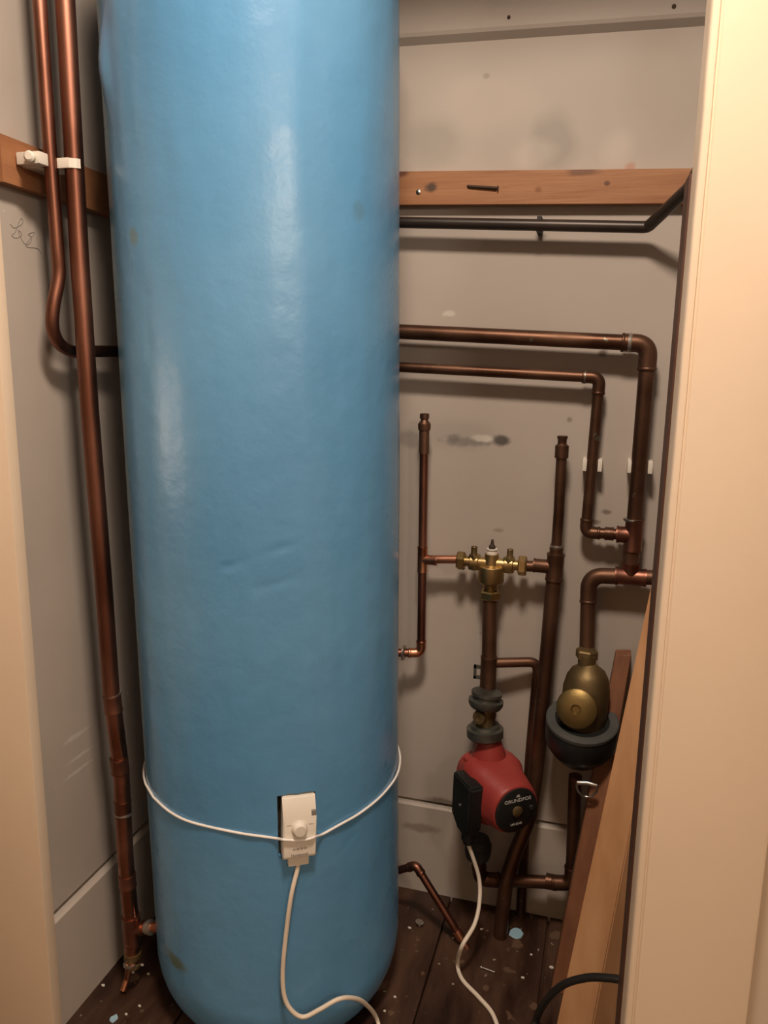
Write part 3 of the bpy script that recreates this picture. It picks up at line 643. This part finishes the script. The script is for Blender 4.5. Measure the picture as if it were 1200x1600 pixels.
# pipe down from the valve to the pump
pd = thing('copper_pipe', 'dark copper pipe from the brass mixing valve down to the red pump', 'pipe', B(763, 1000, vo))
pE = B(763, 1085, .065)
tubeo('pipe', [W(0, -56 * sc_), B(763, 1085, vo + .015)], .0143, M_copd, pd, rad=None)
collar(B(763, 1050, vo + .01), (0, 0, 1), .0157, .066, M_copd, pd, 'coupler')
sb = [B(763, 1036, vo), B(841, 1034, .030), B(828, 1180, .023), B(821, 1290, .023), V((B(821, 1290, .023).x, B(821, 1290, .023).y, 0))]
tubeo('side_branch', sb, .0098, M_copd, pd, rad=.018)
bm = bmesh.new(); cxx = B(748, 1050, vo)
box(bm, (cxx.x - .010, cxx.y - .003, cxx.z - .014), (cxx.x + .010, cxx.y + .003, cxx.z - .008)); box(bm, (cxx.x - .010, cxx.y - .003, cxx.z + .008), (cxx.x + .010, cxx.y + .003, cxx.z + .014)); box(bm, (cxx.x - .010, cxx.y - .003, cxx.z - .014), (cxx.x - .005, cxx.y + .003, cxx.z + .014))
link('pipe_bracket', bm, M_iron, pd)

# ------------------------------------------------------------------ red circulating pump
po = .085
PC = B(776, 1235, po)                      # volute centre on the vertical pipe axis
PX = B(757, 1160, po).x
PC = V((PX + .010, YB - po, B(775, 1222, po).z))
pump = thing('circulating_pump', 'red circulating pump with black terminal box and round black face plate', 'pump', PC)
az = math.atan2(-1, .80); PA = V((math.cos(az), math.sin(az), 0)); PA = (PA + V((0, 0, -.03))).normalized()   # motor axis outwards
PL = V((PA.y, -PA.x, 0)).normalized()      # sideways (picture left)
if PL.x > 0: PL = -PL
PU = PA.cross(PL); 
if PU.z < 0: PU = -PU
pm = Matrix((PL, PU, PA)).transposed().to_4x4(); pm.translation = PC
vz = lambda x, y, off: B(x, y, off).z
# unions above
uz1 = vz(760, 1090, po); uz2 = vz(755, 1140, po)
latheo('union_ring', V((PX, PC.y, uz1)), V((.06, .1, 1)), [(-.020, .018), (-.019, .030), (-.012, .034), (-.004, .034), (-.002, .027), (.004, .027), (.006, .030), (.012, .030), (.014, .018)], M_iron, pump, 30, label='grey upper union ring')
latheo('isolating_valve', V((PX, PC.y, (uz1 + uz2) / 2)), (0, 0, 1), [(-.035, .017), (-.012, .019), (.0, .021), (.012, .019), (.03, .017)], M_brassd, pump, 24)
latheo('valve_stub', V((PX - .004, PC.y, (uz1 + uz2) / 2 - .002)), (-.25, -1, .1), [(0, .014), (.022, .014), (.026, .012), (.026, .006), (.023, .005), (.023, .0005)], M_brassd, pump, 24)
latheo('union_ring', V((PX, PC.y, uz2)), V((-.05, .05, 1)), [(-.018, .022), (-.017, .031), (-.012, .036), (.004, .036), (.006, .030), (.012, .028), (.012, .018)], M_iron, pump, 30, label='dark lower union ring')
zt = uz2 - .018
# volute
latheo('volute', PC, V((0, 0, 1)), [(-.085, .019), (-.075, .021), (-.05, .024), (-.03, .034), (0, .038), (.03, .036), (.058, .034), (zt - PC.z, .022), (zt - PC.z, .010)], M_red, pump, 28)
# motor body: rounded square section growing to a round nose
bm = bmesh.new(); rings = []
for h, s, pw in ((-.034, .044, 3), (-.032, .055, 3.2), (-.004, .059, 3.4), (.0, .060, 4.5), (.030, .060, 4.2), (.044, .056, 3.0), (.096, .0500, 2.2), (.102, .0480, 2.0), (.104, .044, 2.0)):
    ring = []
    for k in range(40):
        a = 2 * math.pi * k / 40; ca, sa = math.cos(a), math.sin(a); rr_ = s * (abs(ca)**pw + abs(sa)**pw)**(-1 / pw)
        ring.append(bm.verts.new(pm @ V((rr_ * ca, rr_ * sa, h))))
    rings.append(ring)
for a_, b_ in zip(rings, rings[1:]):
    for k in range(40): bm.faces.new((a_[k], a_[(k + 1) % 40], b_[(k + 1) % 40], b_[k]))
bm.faces.new(rings[0][::-1]); bm.faces.new(rings[-1])
link('motor_housing', bm, M_red, pump, smooth=32)
for sx, sy in ((-.040, .058), (.040, .058), (-.044, -.058), (.044, -.058)):
    latheo('corner_bolt', pm @ V((sx, sy * .82, .001)), PA, [(-.02, .008), (.004, .008), (.004, .005), (.008, .005), (.008, .001)], M_red if sy > 0 else M_red, pump, 16)
latheo('face_plate', pm @ V((0, 0, .103)), PA, [(0, .045), (.003, .045), (.005, .042), (.005, .0001)], M_black, pump, 40, label='round black face plate')
latheo('vent_screw', pm @ V((0, 0, .108)), PA, [(0, .0105), (.003, .0105), (.004, .009), (.0045, .0001)], M_brassd, pump, 24)
fp = pm @ Matrix.Translation((0, 0, .1083)) @ Matrix.Scale(-1, 4, (1, 0, 0)) @ Matrix.Rotation(R(0), 4, 'Z')
text_mesh('brand_print', 'GRUNDFOS', .0098, fp @ Matrix.Translation((0, .0225, 0)), M_silver, pump, xs=1.1)
bm = bmesh.new(); box(bm, (-.004, .0295, 0), (.004, .0315, .0003), fp); box(bm, (-.0025, .0325, 0), (.0025, .0345, .0003), fp)
link('emblem_print', bm, M_silver, pump)
text_mesh('type_print', 'UPS 20-60', .0058, fp @ Matrix.Translation((0, -.027, 0)), M_silver, pump)
latheo('speed_switch', pm @ V((-.031, .002, .108)), PA, [(0, .0045), (.003, .0045), (.003, .0005)], M_iron, pump, 14)
# terminal box on the left flank
tbm = pm @ Matrix.Translation((.050, -.012, .030))
bm = bmesh.new()
pr = [(-.030, .050), (.034, .050), (.038, .046), (.038, -.040), (.028, -.058), (-.002, -.058), (-.030, -.036)]   # along axis z, up y
A = [bm.verts.new(tbm @ V((0, y, -z * 1.0 if False else z))) for z, y in pr]; Bv = [bm.verts.new(tbm @ V((.030, y, z))) for z, y in pr]
for i in range(len(pr)): bm.faces.new((A[i], A[(i + 1) % len(pr)], Bv[(i + 1) % len(pr)], Bv[i]))
bm.faces.new(A); bm.faces.new(Bv[::-1]); bmesh.ops.recalc_face_normals(bm, faces=bm.faces)
bmesh.ops.bevel(bm, geom=[e for e in bm.edges if e.calc_face_angle(0) > R(40)], offset=.003, segments=2, affect='EDGES')
link('terminal_box', bm, M_black, pump, smooth=35, label='black terminal box on its left side')
latheo('box_screw', tbm @ V((.030, -.004, .002)), PL, [(0, .0035), (.0012, .0035), (.0015, .0005)], M_steel, pump, 14)
latheo('cable_gland', tbm @ V((.014, -.056, .014)), -PU, [(0, .014), (.016, .014), (.018, .011), (.026, .010), (.026, .003)], M_black, pump, 20)
# bottom union and pipe
bu = vz(748, 1325, po)
latheo('union_ring', V((PX - .004, PC.y, bu)), (0, 0, 1), [(-.022, .018), (-.020, .024), (-.006, .027), (.010, .027), (.014, .024), (.022, .022)], M_rubber, pump, 30, label='dark bottom union ring')
gl = tbm @ V((.014, -.082, .014))
cab = [gl + PU * .01, gl, B(748, 1370, .15), B(749, 1410, .17), B(741, 1445, .20), B(722, 1478, .235), Fl(715, 1505, .012), Fl(722, 1530, .0045), Fl(748, 1558, .004), Fl(770, 1585, .004), Fl(782, 1625, .004), Fl(786, 1680, .004)]
bm = bmesh.new(); tube(bm, catmull(cab, 7), .0040, 12); link('cable', bm, M_cable, pump, smooth=60, label='white cable trailing to the floor')

# bottom return: under the pump, across, and up to the strainer
rb = thing('copper_pipe', 'dark copper pipe low on the back wall joining the pump underside to the strainer', 'pipe', B(820, 1378, .06))
u0 = V((PX - .004, PC.y, bu - .015)); u1 = B(752, 1372, po - .02); u1 = V((u0.x + .004, YB - .065, B(752, 1374, .065).z))
u2 = B(893, 1380, .060); u3 = B(899, 1212, .062)
tubeo('pipe', [u0, u1, u2, u3], .0128, M_copd, rb, rad=.022)
elbow(u0, u1, u2, .0148, .026, M_copd, rb, reach=.040); elbow(u1, u2, u3, .0148, .026, M_copd, rb, reach=.038)
latheo('socket', B(862, 1378, .06), (1, 0, 0), [(-.012, .0135), (-.012, .0155), (0, .0155), (.012, .0150)], M_copd, rb)

# ------------------------------------------------------------------ brass strainer in its black cup
so = .085
SX = B(912, 1090, so)
st = thing('air_separator', 'dull brass bell-shaped air separator hanging on the right pipe drop above a black cup', 'valve', SX)
s1 = (B(945, 1090, so).x - B(880, 1090, so).x) / 65.0
z1038 = B(912, 1040, so).z; z1140 = B(912, 1130, so).z
nuto('union_nut', V((B(917, 1020, so).x, SX.y + .01, B(917, 1022, so - .01).z)), (0, 0, 1), 18 * s1, 16 * s1, M_brassd, st, tilt=.3)
latheo('nut_neck', V((B(917, 1030, so).x, SX.y + .006, B(917, 1034, so - .006).z)), (0, 0, 1), [(-.02, 14 * s1), (.014, 14 * s1), (.014, 12 * s1)], M_brassd, st)
latheo('bell_housing', V((SX.x + .001, SX.y, z1140)), V((.04, .04, 1)), [(-.012, .020), (-.010, .036), (0, .0430), ((z1038 - z1140) * .62, .0430), ((z1038 - z1140) * .66, .0418), ((z1038 - z1140) * .80, .0385), ((z1038 - z1140) * .92, .031), ((z1038 - z1140) * 1.0, .018), ((z1038 - z1140) * 1.04, .013), ((z1038 - z1140) * 1.05, .002)], M_brassd, st, 40)
fdir = (CAM - SX); fdir.z *= .55; fdir.normalize(); fdir = (fdir + V((-.12, 0, 0))).normalized()
fc = B(906, 1101, so + .0)
latheo('front_boss', fc, fdir, [(0, .034), (.030, .036), (.040, .0375), (.046, .036), (.050, .030), (.053, .018), (.054, .009), (.050, .007), (.050, .0003)], mat('golden_brass', (0.22, 0.15, 0.055), (0.30, 0.21, 0.08), rough=0.45, metal=0.85, scale=18, bump=0.05, bscale=90), st, 40, label='round golden brass boss with a dimple')
latheo('lower_spigot', B(905, 1150, so + .01), V((0, -.25, -1)), [(-.03, .022), (.01, .021), (.012, .024), (.024, .024), (.024, .010)], M_brassd, st, 28)
cup = thing('rubber_cup', 'black round cup with grey rim strapped beneath the brass separator', 'cup', B(905, 1170, so))
cc = B(910, 1122, so + .012); cax = V((.02, -.26, 1)).normalized()
zr = -.002
latheo('cup_wall', cc, cax, [(zr - .004, .062), (zr - .012, .0665), (zr - .052, .0660), (zr - .070, .056), (zr - .088, .042), (zr - .092, .030), (zr - .090, .028), (zr - .060, .048), (zr - .03, .0525), (zr - .006, .0505)], M_black, cup, 44)
latheo('cup_rim', cc, cax, [(zr - .007, .0500), (zr, .0500), (zr + .001, .0515), (zr + .001, .0645), (zr - .001, .0668), (zr - .007, .0668)], M_rim, cup, 44, label='grey rim of the cup')
bm = bmesh.new(); hc = on(917, 1229, 1, YB - .135); u_ = V((1, 0, 0)); v_ = V((0, -.25, 1)).normalized()
tube(bm, [hc + (u_ * math.cos(a) + v_ * math.sin(a) * 1.35) * .0185 for a in [R(-200 + 220 * k / 22) for k in range(23)]], .0022, 10)
tube(bm, [hc + u_ * -.0175 + v_ * .006, hc + v_ * .009, hc + u_ * .0175 + v_ * .006], .0045, 10)
link('hanging_ring', bm, M_steel, cup, smooth=60, label='bare metal D-shaped ring')

# ------------------------------------------------------------------ drain pipe from the tank to the floor
dp = thing('copper_pipe', 'thin copper drain pipe slanting from the cylinder base towards the floor', 'pipe', Fl(725, 1490))
d0 = B(600, 1366, .10); d1 = B(650, 1352, .12); d2 = Fl(722, 1468, .012)
tubeo('pipe', [d0, d1, d2], .0078, M_cop, dp, rad=.012)
elbow(d0, d1, d2, .0092, .014, M_cop, dp, reach=.020)
dv_ = (d2 - d1).normalized()
latheo('pipe_tail', d2, dv_, [(-.02, .0092), (-.002, .0092), (0, .0066), (.020, .0066), (.020, .005)], M_copb, dp, label='bright copper tail end')

# ------------------------------------------------------------------ leaning planks
bm = bmesh.new()
a0 = Fl(868, 1606); a1 = Fl(924, 1612); a2 = V((.135, 1.265, 0)); a3 = V((.075, 1.33, 0))
tl = V((.0945, 1.385, .775)) ; off = tl - a0
shr = lambda p, k=.62: a0 + (p - a0) * k + off
hexa(bm, [a0, a1, a2, a3], [a0 + off, a0 + (a1 - a0) * .75 + off, a0 + (a2 - a0) * .45 + off + V((0, .03, 0)), a0 + (a3 - a0) * .6 + off])
bmesh.ops.recalc_face_normals(bm, faces=bm.faces); bmesh.ops.bevel(bm, geom=list(bm.edges), offset=.0018, segments=2, affect='EDGES')
pA_ = link('timber_plank', bm, M_plank, smooth=30); tag(pA_, 'pale pine plank leaning in the right corner against the door casing', 'plank', 'planks leaning in the right corner')
bm = bmesh.new()
e0 = Fl(858, 1560); e0 = V((-.030, 1.285, 0)); e1 = V((.012, 1.275, 0)); tb0 = B(962, 1018, .018); tb1 = B(986, 1018, .018)
hexa(bm, [e0, e1, e1 + V((0, .045, 0)), e0 + V((0, .045, 0))], [tb0 + V((0, -.02, 0)), tb1 + V((0, -.02, 0)), tb1 + V((0, .012, 0)), tb0 + V((0, .012, 0))])
bmesh.ops.recalc_face_normals(bm, faces=bm.faces); bmesh.ops.bevel(bm, geom=list(bm.edges), offset=.0015, segments=1, affect='EDGES')
tag(link('timber_plank', bm, M_plankd, smooth=30), 'darker red-brown plank leaning behind the pale plank', 'plank', 'planks leaning in the right corner')

# ------------------------------------------------------------------ black cable at lower right
cab = [Fl(828, 1660, .006), Fl(836, 1600, .010), on(850, 1568, 1, 1.17), on(878, 1540, 1, 1.14), on(915, 1528, 1, 1.12), on(950, 1528, 1, 1.10), on(985, 1534, 1, 1.085), on(1030, 1550, 1, 1.075)]
bm = bmesh.new(); tube(bm, catmull(cab, 7), .0062, 14)
tag(link('black_cable', bm, M_blackcable, smooth=60), 'thick black cable arching in front of the pale plank from the floor', 'cable')

# ------------------------------------------------------------------ bits on the floor
def flake(x, y, w_, d_, m, name, lab, cat, ang=0, grp=None, h=.0015):
    bm = bmesh.new(); c = Fl(x, y, 0); n = 9; top = []; bot = []
    for k in range(n):
        a = 2 * math.pi * k / n + ang; q = .75 + .4 * random.random()
        p = V((math.cos(a) * w_ * q, math.sin(a) * d_ * q, 0)); top.append(bm.verts.new(c + p * .92 + V((0, 0, h)))); bot.append(bm.verts.new(c + p + V((0, 0, .0))))
    bm.faces.new(top); bm.faces.new(bot[::-1])
    for k in range(n): bm.faces.new((bot[k], bot[(k + 1) % n], top[(k + 1) % n], top[k]))
    return tag(link(name, bm, m), lab, cat, grp)
flake(178, 1592, .008, .010, M_paintflake, 'paint_flake', 'pale blue paint flake on the floor at the lower left by the casing', 'paint flake', .3)
flake(806, 1458, .014, .020, M_paintflake, 'paint_flake', 'pale blue scrap on the floor under the low copper pipe', 'paint flake', .8)
WF = [(161, 1540, .004), (208, 1520, .003), (222, 1508, .004), (232, 1522, .003), (197, 1585, .003), (218, 1572, .003), (655, 1446, .003), (640, 1450, .004), (752, 1452, .003), (817, 1528, .004), (617, 1558, .003), (862, 1512, .005), (708, 1466, .003), (735, 1548, .003), (601, 1580, .003), (882, 1560, .003), (830, 1492, .003)]
for i, (x, y, s) in enumerate(WF):
    flake(x, y, s, s * .7, M_whiteflake, 'paint_chip', 'tiny white paint chip lying on the dark floorboards', 'paint chip', i * .7, 'white paint chips on the floor')
bm = bmesh.new(); s0 = Fl(754, 1512, .003); s1_ = Fl(773, 1519, .003); tube(bm, [s0, s1_], .0019, 10); lathe(bm, s0, (s0 - s1_), [(0, .0018), (.002, .0035), (.003, .0035), (.003, .001)], 12)
tag(link('loose_screw', bm, M_steel, smooth=50), 'shiny loose screw lying on the floorboards beside the white pump cable', 'screw')
bm = bmesh.new(); g0 = Fl(655, 1443, .004); lathe(bm, g0, (.2, .1, 1), [(0, .006), (.002, .009), (.004, .009), (.004, .004)], 16)
tag(link('loose_washer', bm, M_steel, smooth=40), 'small shiny washer on the floor between cylinder and drain pipe', 'washer')
